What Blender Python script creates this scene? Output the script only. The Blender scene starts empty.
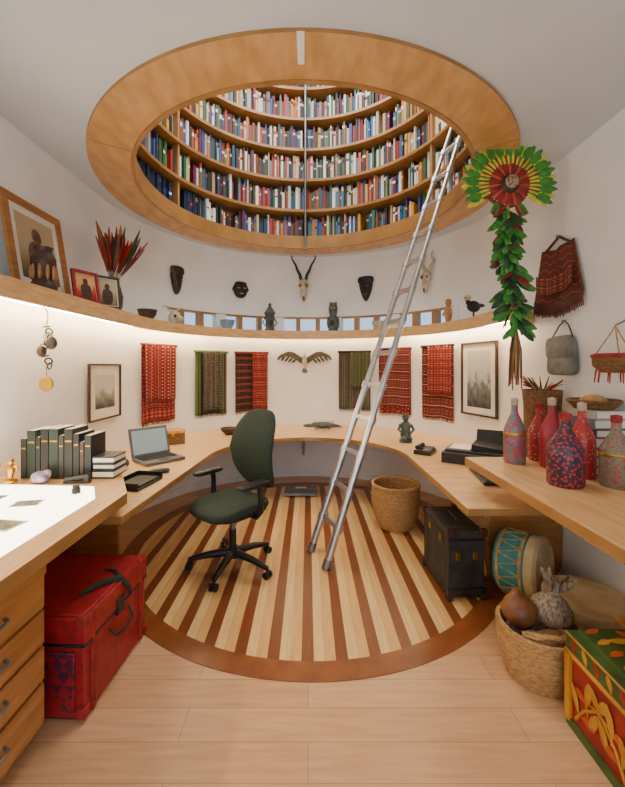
import bpy, bmesh, math, random
from mathutils import Matrix, Vector
from math import sin, cos, pi, radians as rad, sqrt
random.seed(7)
CX, CY = 0.0, 3.53          # centre of the round room
DX = -.035                  # ceiling opening is very slightly off-centre
RW = 1.95                   # round wall radius
ZC = 3.19                   # ceiling height

# ------------------------------------------------------------------ materials
def C(h):
    h = h.lstrip('#')
    o = []
    for i in (0, 2, 4):
        c = int(h[i:i+2], 16) / 255
        o.append(c/12.92 if c <= .04045 else ((c+.055)/1.055)**2.4)
    return (o[0], o[1], o[2], 1)

def newmat(name):
    m = bpy.data.materials.new(name); m.use_nodes = True
    nt = m.node_tree
    return m, nt, nt.nodes['Principled BSDF']

def N(nt, t, **kw):
    n = nt.nodes.new(t)
    for k, v in kw.items():
        setattr(n, k, v)
    return n

def M(name, c1, c2=None, rough=.6, metal=0, scale=6, stretch=(1, 1, 1), bump=0.0, detail=4, lo=.35, hi=.65, coat=0):
    m, nt, p = newmat(name)
    c1 = C(c1); c2 = C(c2) if c2 else tuple(x*.86 for x in c1[:3])+(1,)
    tc = N(nt, 'ShaderNodeTexCoord'); mp = N(nt, 'ShaderNodeMapping')
    mp.inputs['Scale'].default_value = stretch
    nz = N(nt, 'ShaderNodeTexNoise'); nz.inputs['Scale'].default_value = scale; nz.inputs['Detail'].default_value = detail
    cr = N(nt, 'ShaderNodeValToRGB')
    cr.color_ramp.elements[0].position = lo; cr.color_ramp.elements[0].color = c1
    cr.color_ramp.elements[1].position = hi; cr.color_ramp.elements[1].color = c2
    nt.links.new(tc.outputs['Object'], mp.inputs[0]); nt.links.new(mp.outputs[0], nz.inputs['Vector'])
    nt.links.new(nz.outputs[0], cr.inputs[0]); nt.links.new(cr.outputs[0], p.inputs['Base Color'])
    p.inputs['Roughness'].default_value = rough; p.inputs['Metallic'].default_value = metal
    if coat: p.inputs['Coat Weight'].default_value = coat
    if bump:
        b = N(nt, 'ShaderNodeBump'); b.inputs['Strength'].default_value = bump; b.inputs['Distance'].default_value = .01
        nt.links.new(nz.outputs[0], b.inputs['Height']); nt.links.new(b.outputs[0], p.inputs['Normal'])
    return m

def emis(name, col, s):
    m, nt, p = newmat(name)
    p.inputs['Base Color'].default_value = C(col)
    p.inputs['Emission Color'].default_value = C(col); p.inputs['Emission Strength'].default_value = s
    return m

def ramp(nt, stops):
    cr = N(nt, 'ShaderNodeValToRGB'); cr.color_ramp.interpolation = 'CONSTANT'
    el = cr.color_ramp.elements
    el[0].position = stops[0][0]; el[0].color = C(stops[0][1])
    el[1].position = stops[1][0]; el[1].color = C(stops[1][1])
    for s in stops[2:]:
        e = el.new(s[0]); e.color = C(s[1])
    return cr

def stripe(name, stops, rep, axis=0, zig=0.0, zrep=10, rough=.9, noise=.02):
    m, nt, p = newmat(name)
    uv = N(nt, 'ShaderNodeTexCoord'); sp = N(nt, 'ShaderNodeSeparateXYZ')
    nt.links.new(uv.outputs['UV'], sp.inputs[0])
    a, b = (0, 1) if axis == 0 else (1, 0)
    pp = N(nt, 'ShaderNodeMath', operation='MULTIPLY'); pp.inputs[1].default_value = zrep
    nt.links.new(sp.outputs[b], pp.inputs[0])
    pg = N(nt, 'ShaderNodeMath', operation='PINGPONG'); pg.inputs[1].default_value = 1
    nt.links.new(pp.outputs[0], pg.inputs[0])
    za = N(nt, 'ShaderNodeMath', operation='MULTIPLY'); za.inputs[1].default_value = zig
    nt.links.new(pg.outputs[0], za.inputs[0])
    mu = N(nt, 'ShaderNodeMath', operation='MULTIPLY_ADD'); mu.inputs[1].default_value = rep
    nt.links.new(sp.outputs[a], mu.inputs[0]); nt.links.new(za.outputs[0], mu.inputs[2])
    fr = N(nt, 'ShaderNodeMath', operation='FRACT'); nt.links.new(mu.outputs[0], fr.inputs[0])
    cr = ramp(nt, stops)
    nt.links.new(fr.outputs[0], cr.inputs[0]); nt.links.new(cr.outputs[0], p.inputs['Base Color'])
    p.inputs['Roughness'].default_value = rough
    return m

def woven(name, dstops, a, b, bstops, nb, axis=1, mlo=.0, mhi=.35):
    """diamond motif cloth with plain striped bands (UV driven)"""
    m, nt, p = newmat(name)
    uv = N(nt, 'ShaderNodeTexCoord'); sp = N(nt, 'ShaderNodeSeparateXYZ'); nt.links.new(uv.outputs['UV'], sp.inputs[0])
    def pp(i, k):
        x = N(nt, 'ShaderNodeMath', operation='MULTIPLY'); x.inputs[1].default_value = k; nt.links.new(sp.outputs[i], x.inputs[0])
        y = N(nt, 'ShaderNodeMath', operation='PINGPONG'); y.inputs[1].default_value = .5; nt.links.new(x.outputs[0], y.inputs[0]); return y
    u, v = pp(0, a), pp(1, b)
    s = N(nt, 'ShaderNodeMath', operation='ADD'); nt.links.new(u.outputs[0], s.inputs[0]); nt.links.new(v.outputs[0], s.inputs[1])
    r1 = ramp(nt, dstops); nt.links.new(s.outputs[0], r1.inputs[0])
    x = N(nt, 'ShaderNodeMath', operation='MULTIPLY'); x.inputs[1].default_value = nb; nt.links.new(sp.outputs[axis], x.inputs[0])
    f = N(nt, 'ShaderNodeMath', operation='FRACT'); nt.links.new(x.outputs[0], f.inputs[0])
    r2 = ramp(nt, bstops); nt.links.new(f.outputs[0], r2.inputs[0])
    g = N(nt, 'ShaderNodeMath', operation='LESS_THAN'); g.inputs[1].default_value = mhi; nt.links.new(f.outputs[0], g.inputs[0])
    mx = N(nt, 'ShaderNodeMixRGB'); nt.links.new(g.outputs[0], mx.inputs[0]); nt.links.new(r1.outputs[0], mx.inputs[1]); nt.links.new(r2.outputs[0], mx.inputs[2])
    nt.links.new(mx.outputs[0], p.inputs['Base Color']); p.inputs['Roughness'].default_value = .92
    return m

def spots(name, base, dot, scale=30, th=.3, rough=.4, dot2=None):
    m, nt, p = newmat(name)
    tc = N(nt, 'ShaderNodeTexCoord'); v = N(nt, 'ShaderNodeTexVoronoi'); v.inputs['Scale'].default_value = scale
    nt.links.new(tc.outputs['Object'], v.inputs['Vector'])
    cr = N(nt, 'ShaderNodeValToRGB'); cr.color_ramp.interpolation = 'CONSTANT'
    el = cr.color_ramp.elements
    el[0].position = 0; el[0].color = C(dot); el[1].position = th; el[1].color = C(base)
    if dot2:
        e = el.new(th*.5); e.color = C(dot2)
    nt.links.new(v.outputs['Distance'], cr.inputs[0]); nt.links.new(cr.outputs[0], p.inputs['Base Color'])
    p.inputs['Roughness'].default_value = rough
    return m

def planks():
    m, nt, p = newmat('maple_plank_floor')
    tc = N(nt, 'ShaderNodeTexCoord')
    br = N(nt, 'ShaderNodeTexBrick'); br.offset = .37
    br.inputs['Color1'].default_value = C('#dcb085'); br.inputs['Color2'].default_value = C('#d0a074')
    br.inputs['Mortar'].default_value = C('#a07850'); br.inputs['Scale'].default_value = 1
    br.inputs['Mortar Size'].default_value = .0014; br.inputs['Brick Width'].default_value = 1.5; br.inputs['Row Height'].default_value = .16
    nt.links.new(tc.outputs['Object'], br.inputs['Vector'])
    mp = N(nt, 'ShaderNodeMapping'); mp.inputs['Scale'].default_value = (1.2, 14, 1)
    nz = N(nt, 'ShaderNodeTexNoise'); nz.inputs['Scale'].default_value = 3; nz.inputs['Detail'].default_value = 6
    nt.links.new(tc.outputs['Object'], mp.inputs[0]); nt.links.new(mp.outputs[0], nz.inputs['Vector'])
    mx = N(nt, 'ShaderNodeMixRGB', blend_type='MULTIPLY'); mx.inputs[0].default_value = .4
    cr = N(nt, 'ShaderNodeValToRGB'); cr.color_ramp.elements[0].color = (.6, .5, .42, 1); cr.color_ramp.elements[0].position = .3; cr.color_ramp.elements[1].position = .65
    nt.links.new(nz.outputs[0], cr.inputs[0]); nt.links.new(br.outputs[0], mx.inputs[1]); nt.links.new(cr.outputs[0], mx.inputs[2])
    nt.links.new(mx.outputs[0], p.inputs['Base Color']); p.inputs['Roughness'].default_value = .34
    return m

def floor_stripes():
    m, nt, p = newmat('striped_inlay')
    tc = N(nt, 'ShaderNodeTexCoord'); sp = N(nt, 'ShaderNodeSeparateXYZ'); nt.links.new(tc.outputs['Object'], sp.inputs[0])
    mu = N(nt, 'ShaderNodeMath', operation='MULTIPLY_ADD'); mu.inputs[1].default_value = 1/.188; mu.inputs[2].default_value = 20.19
    nt.links.new(sp.outputs[0], mu.inputs[0])
    fr = N(nt, 'ShaderNodeMath', operation='FRACT'); nt.links.new(mu.outputs[0], fr.inputs[0])
    cr = ramp(nt, [(0, '#7d4220'), (.345, '#7a5a34'), (.357, '#eac484'), (.67, '#b08a58'), (.68, '#deae6c')])
    nt.links.new(fr.outputs[0], cr.inputs[0])
    mp = N(nt, 'ShaderNodeMapping'); mp.inputs['Scale'].default_value = (16, 1.2, 1)
    nz = N(nt, 'ShaderNodeTexNoise'); nz.inputs['Scale'].default_value = 3; nz.inputs['Detail'].default_value = 6
    nt.links.new(tc.outputs['Object'], mp.inputs[0]); nt.links.new(mp.outputs[0], nz.inputs['Vector'])
    c2 = N(nt, 'ShaderNodeValToRGB'); c2.color_ramp.elements[0].color = (.55, .45, .35, 1); c2.color_ramp.elements[0].position = .3; c2.color_ramp.elements[1].position = .65
    nt.links.new(nz.outputs[0], c2.inputs[0])
    mx = N(nt, 'ShaderNodeMixRGB', blend_type='MULTIPLY'); mx.inputs[0].default_value = .4
    nt.links.new(cr.outputs[0], mx.inputs[1]); nt.links.new(c2.outputs[0], mx.inputs[2])
    nt.links.new(mx.outputs[0], p.inputs['Base Color']); p.inputs['Roughness'].default_value = .34
    return m

def vcol(name, rough=.6):
    m, nt, p = newmat(name)
    a = N(nt, 'ShaderNodeVertexColor'); a.layer_name = 'Col'
    nt.links.new(a.outputs[0], p.inputs['Base Color']); p.inputs['Roughness'].default_value = rough
    return m

def checker(name, c1, c2, c3, scale=22):
    m, nt, p = newmat(name)
    tc = N(nt, 'ShaderNodeTexCoord'); mp = N(nt, 'ShaderNodeMapping'); mp.inputs['Rotation'].default_value = (rad(45), rad(45), rad(0))
    ck = N(nt, 'ShaderNodeTexChecker'); ck.inputs['Scale'].default_value = scale
    ck.inputs['Color1'].default_value = C(c1); ck.inputs['Color2'].default_value = C(c2)
    nt.links.new(tc.outputs['Object'], mp.inputs[0]); nt.links.new(mp.outputs[0], ck.inputs['Vector'])
    nz = N(nt, 'ShaderNodeTexNoise'); nz.inputs['Scale'].default_value = 9
    nt.links.new(tc.outputs['Object'], nz.inputs['Vector'])
    mx = N(nt, 'ShaderNodeMixRGB'); mx.inputs[2].default_value = C(c3)
    cr = N(nt, 'ShaderNodeValToRGB'); cr.color_ramp.elements[0].position = .52; cr.color_ramp.elements[1].position = .62
    nt.links.new(nz.outputs[0], cr.inputs[0]); nt.links.new(cr.outputs[0], mx.inputs[0])
    nt.links.new(ck.outputs[0], mx.inputs[1]); nt.links.new(mx.outputs[0], p.inputs['Base Color']); p.inputs['Roughness'].default_value = .45
    return m

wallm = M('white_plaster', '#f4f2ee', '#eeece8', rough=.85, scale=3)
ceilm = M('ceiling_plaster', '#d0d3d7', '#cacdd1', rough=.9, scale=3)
maple = M('maple_wood', '#d8b07a', '#c49860', rough=.38, scale=4, stretch=(2, 2, 14), detail=6)
mapleT = M('maple_top', '#e3bb84', '#d2a36a', rough=.33, scale=3, stretch=(1.5, 9, 1.5), detail=6)
mapleY = M('maple_top_long', '#dfb27a', '#cc9a62', rough=.33, scale=3, stretch=(10, 1.2, 2), detail=6)
ringm = M('maple_ring', '#cda06a', '#b88850', rough=.35, scale=3, stretch=(4, 1.5, 1), detail=6)
edgem = M('maple_edge', '#a97c46', '#946a36', rough=.4, scale=4)
bcm = M('bookcase_wood', '#b88a54', '#a07440', rough=.45, scale=4)
redwood = M('redwood_border', '#8e5228', '#7a4220', rough=.34, scale=3, stretch=(3, 3, 1))
dkwood = M('dark_wood', '#4a2c1a', '#2f1b10', rough=.5, scale=9, stretch=(1, 1, 4))
cabm = M('cabinet_wood', '#b07c44', '#996434', rough=.4, scale=3, stretch=(2, 1, 10), detail=6)
black = M('black_plastic', '#17181a', '#101113', rough=.45)
blackl = M('black_leather', '#1e1d1c', '#121110', rough=.5, scale=30, bump=.3)
vint = M('vintage_case_leather', '#34352f', '#1f201c', rough=.55, scale=14, bump=.3)
green = M('dark_green_fabric', '#26352c', '#1b2820', rough=.9, scale=60, bump=.2)
alum = M('aluminium', '#d4d6d8', '#c0c2c4', rough=.3, metal=.9, scale=10)
steel = M('steel_grey', '#8d8f92', '#7a7c80', rough=.4, metal=.8)
gold = M('gold', '#c79a3a', '#a87c28', rough=.35, metal=.9)
bone = M('bone', '#cfc3a8', '#a8967a', rough=.7, scale=14, bump=.3)
horn = M('dark_horn', '#3c3226', '#231c14', rough=.45, scale=12, stretch=(1, 1, 5))
wick = M('wicker', '#c79c62', '#9a7040', rough=.8, scale=45, stretch=(1, 1, 3), bump=.8)
wickd = M('dark_wicker', '#8a6236', '#5c3d20', rough=.8, scale=45, stretch=(1, 1, 3), bump=.8)
paper = M('paper', '#efeae0', '#e4ddcf', rough=.8)
white = M('white_enamel', '#f0f0f0', '#e6e6e6', rough=.4)
rope = M('rope', '#bba06c', '#96794a', rough=.9, scale=40)
redm = M('red_cloth', '#a32a24', '#7c1b1a', rough=.8, scale=20)

# ------------------------------------------------------------------ builder
def Rz(a): return Matrix.Rotation(a, 4, 'Z')
def Rx(a): return Matrix.Rotation(a, 4, 'X')
def Ry(a): return Matrix.Rotation(a, 4, 'Y')
def Tr(*p): return Matrix.Translation(Vector(p))
def WP(th, z, r=RW):
    a = rad(th)
    return Tr(CX+r*sin(a), CY+r*cos(a), z) @ Rz(-a)

class B:
    def __init__(s, name, T=None):
        s.name = name; s.V = []; s.F = []; s.MI = []; s.S = []; s.U = []; s.K = []; s.mats = []
        s.T = T or Matrix.Identity(4)
    def add(s, vs, fs, m, smooth=False, uv=None, col=None, R=None):
        X = s.T @ R if R else s.T
        o = len(s.V)
        for v in vs: s.V.append((X @ Vector(v))[:])
        if m not in s.mats: s.mats.append(m)
        k = s.mats.index(m)
        for f in fs:
            s.F.append([i+o for i in f]); s.MI.append(k); s.S.append(smooth)
            s.U.append([uv[i] for i in f] if uv else None); s.K.append(col)
    def box(s, c, d, m, R=None, col=None):
        x, y, z = d[0]/2, d[1]/2, d[2]/2
        vs = [(a*x, b*y, e*z) for a in (-1, 1) for b in (-1, 1) for e in (-1, 1)]
        fs = [(0, 1, 3, 2), (4, 6, 7, 5), (0, 4, 5, 1), (2, 3, 7, 6), (0, 2, 6, 4), (1, 5, 7, 3)]
        s.add(vs, fs, m, col=col, R=Tr(*c) @ R if R else Tr(*c))
    def lathe(s, prof, m, n=28, at=(0, 0, 0), R=None, sx=1, sy=1):
        vs = []; fs = []
        for r, z in prof:
            r = max(r, 1e-5)
            for i in range(n):
                a = 2*pi*i/n; vs.append((r*cos(a)*sx, r*sin(a)*sy, z))
        for j in range(len(prof)-1):
            for i in range(n):
                k = (i+1) % n
                fs.append((j*n+i, j*n+k, (j+1)*n+k, (j+1)*n+i))
        X = Tr(*at) @ R if R else Tr(*at)
        s.add(vs, fs, m, True, R=X)
    def cyl(s, p0, p1, r0, m, r1=None, n=14):
        r1 = r0 if r1 is None else r1
        p0 = Vector(p0); p1 = Vector(p1); d = p1-p0
        q = d.to_track_quat('Z', 'Y').to_matrix().to_4x4()
        L = d.length
        s.lathe([(0, 0), (r0, 0), (r1, L), (0, L)], m, n, tuple(p0), q)
    def sq(s, c, r, m, e1=1, e2=1, n=20, R=None, f=None):
        def w(v, e): return math.copysign(abs(v)**e, v)
        vs = []; fs = []; nv = max(8, n//2+2)
        for j in range(nv+1):
            t = -pi/2+pi*j/nv
            for i in range(n):
                a = 2*pi*i/n
                p = (r[0]*w(cos(t), e1)*w(cos(a), e2), r[1]*w(cos(t), e1)*w(sin(a), e2), r[2]*w(sin(t), e1))
                vs.append(f(*p) if f else p)
        for j in range(nv):
            for i in range(n):
                k = (i+1) % n; fs.append((j*n+i, j*n+k, (j+1)*n+k, (j+1)*n+i))
        s.add(vs, fs, m, True, R=Tr(*c) @ R if R else Tr(*c))
    def tube(s, pts, r, m, n=8):
        pts = [Vector(p) for p in pts]; L = len(pts)
        rs = r if isinstance(r, (list, tuple)) else [r]*L
        vs = []; fs = []; up = Vector((0, 0, 1)); prev = None
        for i, p in enumerate(pts):
            d = (pts[min(i+1, L-1)]-pts[max(i-1, 0)]).normalized()
            if prev is None:
                a = d.cross(up)
                if a.length < .1: a = d.cross(Vector((1, 0, 0)))
            else:
                a = prev-d*prev.dot(d)
            a.normalize(); prev = a; b = d.cross(a)
            for k in range(n):
                t = 2*pi*k/n; vs.append((p+(a*cos(t)+b*sin(t))*rs[i])[:])
        for i in range(L-1):
            for k in range(n):
                q = (k+1) % n; fs.append((i*n+k, i*n+q, (i+1)*n+q, (i+1)*n+k))
        s.add(vs, fs, m, True)
        s.add(vs[:n], [tuple(range(n))], m); s.add(vs[-n:], [tuple(range(n))], m)
    def prism(s, P, z0, z1, m, ms=None, R=None):
        n = len(P)
        vs = [(x, y, z0) for x, y in P]+[(x, y, z1) for x, y in P]
        s.add(vs, [tuple(range(n))[::-1], tuple(range(n, 2*n))], m, R=R)
        s.add(vs, [(i, (i+1) % n, n+(i+1) % n, n+i) for i in range(n)], ms or m, R=R)
    def ann(s, r0, r1, z0, z1, a0, a1, m, n=96, me=None):
        full = abs(a1-a0) >= 359.9
        k = n if full else n+1
        vs = []
        for i in range(k):
            a = rad(a0+(a1-a0)*i/n)
            for r, z in ((r0, z0), (r1, z0), (r1, z1), (r0, z1)):
                vs.append((r*sin(a), r*cos(a), z))
        f1 = []; f2 = []
        for i in range(n):
            j = (i+1) % k
            a, b = 4*i, 4*j
            f1 += [(a, a+1, b+1, b), (a+2, a+3, b+3, b+2)]
            f2 += [(a+1, a+2, b+2, b+1), (a+3, a, b, b+3)]
        s.add(vs, f1, m); s.add(vs, f2, me or m, True)
        if not full:
            s.add(vs, [(0, 1, 2, 3), (4*n, 4*n+1, 4*n+2, 4*n+3)], me or m)
    def grid(s, f, nu, nv, m):
        vs = []; uv = []; fs = []
        for j in range(nv+1):
            for i in range(nu+1):
                u, v = i/nu, j/nv; vs.append(f(u, v)); uv.append((u, v))
        for j in range(nv):
            for i in range(nu):
                a = j*(nu+1)+i; fs.append((a, a+1, a+nu+2, a+nu+1))
        s.add(vs, fs, m, True, uv=uv)
    def feather(s, base, d, L, w, m, nrm=(0, -1, 0), curl=.1, quill=None):
        base = Vector(base); d = Vector(d).normalized(); nrm = Vector(nrm)
        side = d.cross(nrm).normalized(); nn = side.cross(d)
        K = [(.0, .04), (.12, .35), (.35, .85), (.6, 1), (.82, .8), (.95, .4), (1, .02)]
        vs = []
        for t, ww in K:
            c = base+d*L*t+nn*(curl*L*t*t)
            vs += [(c-side*w*ww/2)[:], (c+nn*w*.12)[:], (c+side*w*ww/2)[:]]
        fs = []
        for i in range(len(K)-1):
            a = 3*i; fs += [(a, a+1, a+4, a+3), (a+1, a+2, a+5, a+4)]
        s.add(vs, fs, m, True)
    def done(s, bevel=0, solid=0, parent=None, recalc=True, sub=0):
        me = bpy.data.meshes.new(s.name)
        xs = [v[0] for v in s.V]; ys = [v[1] for v in s.V]; zs = [v[2] for v in s.V]
        o = Vector(((min(xs)+max(xs))/2, (min(ys)+max(ys))/2, min(zs)))
        if s.name in KEEP: o = Vector((0, 0, 0))
        me.from_pydata([(v[0]-o.x, v[1]-o.y, v[2]-o.z) for v in s.V], [], s.F)
        for m in s.mats: me.materials.append(m)
        me.polygons.foreach_set('material_index', s.MI); me.polygons.foreach_set('use_smooth', s.S)
        if any(u for u in s.U):
            ul = me.uv_layers.new(name='UVMap'); k = 0
            for f, u in zip(s.F, s.U):
                for i in range(len(f)):
                    ul.data[k].uv = u[i] if u else (0, 0); k += 1
        if any(c for c in s.K):
            ca = me.color_attributes.new('Col', 'FLOAT_COLOR', 'CORNER'); k = 0
            for f, c in zip(s.F, s.K):
                for i in range(len(f)):
                    ca.data[k].color = c or (1, 1, 1, 1); k += 1
        bm = bmesh.new(); bm.from_mesh(me)
        if recalc:
            bmesh.ops.remove_doubles(bm, verts=bm.verts, dist=2e-5)
            bmesh.ops.recalc_face_normals(bm, faces=bm.faces)
        bm.to_mesh(me); bm.free()
        me.set_sharp_from_angle(angle=rad(42))
        ob = bpy.data.objects.new(s.name, me); bpy.context.scene.collection.objects.link(ob); ob.location = o
        if solid:
            q = ob.modifiers.new('solid', 'SOLIDIFY'); q.thickness = solid; q.offset = 0
        if bevel:
            q = ob.modifiers.new('bevel', 'BEVEL'); q.width = bevel; q.segments = 2; q.limit_method = 'ANGLE'; q.angle_limit = rad(50)
        return ob
KEEP = {'floor', 'floor_inlay', 'ceiling'}

# ------------------------------------------------------------------ room shell
YB = -1.8
b = B('floor'); b.box((0, 1.85, -.05), (4.3, 7.6, .1), planks()); b.done()
C0 = Tr(CX, CY, 0); CD = Tr(DX, CY, 0)
b = B('floor_inlay')
st = floor_stripes()
n = 128
vs = [(.02+1.5*sin(2*pi*i/n), CY+1.5*cos(2*pi*i/n), .003) for i in range(n)]
b.add(vs, [tuple(range(n))], st)
b.T = Tr(.02, CY, 0); b.ann(1.497, 1.63, 0.0, .004, 0, 360, redwood, 128)
b.done()

ZA, ZB = 2.10, 2.30
b = B('wall_back', C0)
b.ann(RW, RW+.14, 0, ZA, -90, 90, wallm, 96)
b.ann(RW, RW+.14, ZB, ZC+.06, -90, 90, wallm, 96)
for a0, a1 in ((-90, -62), (62, 90)): b.ann(RW, RW+.14, ZA, ZB, a0, a1, wallm, 20)
b.done()
npan = 15
b = B('window_1', C0)
for i in range(npan+1):
    a = -62+124*i/npan
    b.ann(RW-.012, RW+.10, ZA, ZB, a-(.9 if i % 3 else 2.2), a+(.9 if i % 3 else 2.2), wallm if i % 3 == 0 else edgem, 2)
b.ann(RW-.012, RW+.05, ZB-.015, ZB+.01, -62, 62, edgem, 80)
b.ann(RW-.012, RW+.05, ZA-.012, ZA+.012, -62, 62, edgem, 80)
glass = newmat('window_glass'); g, nt, p = glass
p.inputs['Base Color'].default_value = (.9, .95, 1, 1); p.inputs['Transmission Weight'].default_value = 1; p.inputs['Roughness'].default_value = .0; p.inputs['IOR'].default_value = 1.01
b.ann(RW+.05, RW+.055, ZA, ZB, -62, 62, g, 80)
b.done()
b = B('wall_left'); b.box((-RW-.07, (YB+CY)/2, (ZC+.06)/2), (.14, CY-YB, ZC+.06), wallm); b.done()
b = B('wall_right'); b.box((RW+.07, (YB+CY)/2, (ZC+.06)/2), (.14, CY-YB, ZC+.06), wallm); b.done()
b = B('wall_front')
H = ZC+.06
b.box((-1.72, YB-.07, H/2), (.74, .14, H), wallm); b.box((1.72, YB-.07, H/2), (.74, .14, H), wallm)
b.box((0, YB-.07, .2), (2.7, .14, .4), wallm); b.box((0, YB-.07, 3.0), (2.7, .14, .5), wallm); b.done()
b = B('added_window')  # unseen window added behind the camera to carry the cool fill light
for x in (-1.32, -.45, .45, 1.32): b.box((x, YB-.05, 1.575), (.06, .06, 2.35), white)
for z in (.43, 2.72): b.box((0, YB-.05, z), (2.7, .06, .06), white)
b.done()

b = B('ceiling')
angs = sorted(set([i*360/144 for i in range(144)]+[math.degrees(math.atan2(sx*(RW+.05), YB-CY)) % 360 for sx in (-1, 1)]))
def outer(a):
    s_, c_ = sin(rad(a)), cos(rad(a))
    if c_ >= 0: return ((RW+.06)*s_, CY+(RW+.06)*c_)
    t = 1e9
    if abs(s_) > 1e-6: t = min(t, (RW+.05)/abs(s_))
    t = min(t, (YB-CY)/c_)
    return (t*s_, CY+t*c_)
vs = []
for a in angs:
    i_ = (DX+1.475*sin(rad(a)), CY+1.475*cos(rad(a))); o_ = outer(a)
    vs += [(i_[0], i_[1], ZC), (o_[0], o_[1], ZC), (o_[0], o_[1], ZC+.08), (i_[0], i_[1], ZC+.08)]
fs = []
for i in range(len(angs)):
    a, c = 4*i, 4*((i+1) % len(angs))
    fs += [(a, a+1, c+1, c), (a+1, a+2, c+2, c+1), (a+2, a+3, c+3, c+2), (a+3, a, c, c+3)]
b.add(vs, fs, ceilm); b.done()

b = B('trim_1', CD)
b.ann(1.46, 1.765, ZC-.022, ZC, 0, 360, ringm, 144, edgem)
b.ann(1.445, 1.475, ZC-.03, ZC+.13, 0, 360, edgem, 144)
for a in (-62, 62, -122, 122):
    b.ann(1.476, 1.764, ZC-.0235, ZC-.0215, a-.12, a+.12, edgem, 1)
b.ann(1.585, 1.768, ZC-.03, ZC-.02, 179.4, 180.6, white, 2)
b.done()
b = B('baseboard_back', C0); b.ann(RW-.015, RW, 0, .09, -90, 90, white, 64); b.done()

# ------------------------------------------------------------------ library drum
ZD = ZC+.08; SH = .412; NT = 6
b = B('wall_drum', CD); b.ann(1.86, 1.95, ZD, ZD+NT*SH+.12, 0, 360, wallm, 96); b.done()
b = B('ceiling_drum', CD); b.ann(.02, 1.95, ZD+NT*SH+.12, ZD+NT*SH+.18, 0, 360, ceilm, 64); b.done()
b = B('curved_bookcase', CD)
AS = 128
for k in range(NT+1):
    z = ZD+k*SH
    b.ann(1.545, 1.86, z, z+.035, -AS, AS, bcm, 110, edgem)
DV = [-128, -64, 0, 64, 128]
for a in DV:
    for k in range(NT):
        b.ann(1.575, 1.86, ZD+k*SH+.035, ZD+(k+1)*SH, a-.5, a+.5, bcm, 1)
b.ann(1.848, 1.86, ZD, ZD+NT*SH, -AS, AS, edgem, 110)
b.done()
bookm = vcol('book_spines', .55)
PAL = ['#d8d2c4', '#e4dfd2', '#26272b', '#17305e', '#1f4f9a', '#8c1c18', '#b83424', '#6d1418', '#1f5a34', '#d09a1c', '#d0661c', '#4a2c1c', '#6c7278', '#33343a', '#b89a6a', '#2f78a8', '#dccfa8', '#5c1c44', '#a8b8c0', '#1b1b1d', '#eeeeea', '#8a4a24', '#1c4a44', '#3a2c6a', '#a82a3c', '#26508a', '#3c7a4a', '#c4b79a', '#2a2a30', '#15406a', '#2c5a3a']
def book_row(bb, k):
    z = ZD+k*SH+.036; a = -AS+1
    while a < AS-1.5:
        w = random.uniform(.016, .042); h = random.uniform(.24, .35)
        col = C(random.choice(PAL))
        if k == 0 and -92 < a < -52:
            w = .04; h = .33; col = C(random.choice(['#16264a', '#1c2f5c', '#15203c']))
        da = math.degrees(w/1.64)
        hit = [q for q in DV[1:-1] if a < q+.6 and a+da > q-.6]
        if hit: a = hit[0]+.65; continue
        if random.random() < .015: a += random.uniform(1, 3); continue
        r0 = random.uniform(1.60, 1.645); r1 = 1.84
        a0, a1 = a+.03, a+da-.03
        def q8(r, zz): return [(r*sin(rad(t)), r*cos(rad(t)), zz) for t in (a0, a1)]
        vs = q8(r0, z)+q8(r0, z+h)+q8(r1, z)+q8(r1, z+h)
        fs = [(0, 1, 3, 2), (4, 5, 7, 6), (0, 2, 6, 4), (1, 3, 7, 5), (0, 1, 5, 4), (2, 3, 7, 6)]
        bb.add(vs, fs, bookm, col=col)
        if random.random() < .5:
            zl = z+h*random.uniform(.55, .8); hl = h*random.uniform(.06, .16); c2 = C(random.choice(['#f2efe8', '#d9b860', '#1b1b1d', '#b83424', '#e9e4d8', '#1f4f9a']))
            vs = q8(r0-.0015, zl)+q8(r0-.0015, zl+hl)
            bb.add(vs, [(0, 1, 3, 2)], bookm, col=c2)
        a += da
b = B('library_books', CD)
for k in range(NT): book_row(b, k)
b.done(recalc=False)
b = B('steel_pole', Tr(DX-.0, 0, 0)); b.cyl((0, CY+1.40, ZC-.06), (0, CY+1.40, ZD+NT*SH+.11), .014, steel)
b.box((0, CY+1.42, ZC-.045), (.03, .07, .03), steel)
b.box((0, CY+1.45, ZD+NT*SH-.2), (.03, .17, .03), steel); b.done()

# ------------------------------------------------------------------ wall shelf
def ushape(ri, ro, xl, yl, xr, yr, n=48):
    P = [(-ri, yl)]+[(ri*sin(rad(-90+180*i/n)), CY+ri*cos(rad(-90+180*i/n))) for i in range(n+1)]+[(ri, yr)]
    Q = [(ro, yr)]+[(ro*sin(rad(90-180*i/n)), CY+ro*cos(rad(90-180*i/n))) for i in range(n+1)]+[(-ro, yl)]
    return P, Q
def uslab(b, ri, ro, yl, yr, z0, z1, m, ms, flare=0, yr2=None):
    P, Q = ushape(ri, ro, 0, yl, 0, yr)
    if flare: P[0] = (P[0][0]-flare, P[0][1])
    if yr2: Q[0] = (ro, yr2)
    Q = Q[::-1]; n = len(P)
    vs = []
    for p, q in zip(P, Q):
        vs += [(p[0], p[1], z0), (q[0], q[1], z0), (q[0], q[1], z1), (p[0], p[1], z1)]
    f1 = []; f2 = []
    for i in range(n-1):
        a, c = 4*i, 4*i+4
        f1 += [(a, a+1, c+1, c), (a+2, a+3, c+3, c+2)]; f2 += [(a+1, a+2, c+2, c+1), (a+3, a, c, c+3)]
    f2 += [(0, 1, 2, 3), (4*n-4, 4*n-3, 4*n-2, 4*n-1)]
    b.add(vs, f1, m); b.add(vs, f2, ms)
SZ = 2.07
b = B('wall_shelf')
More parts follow.
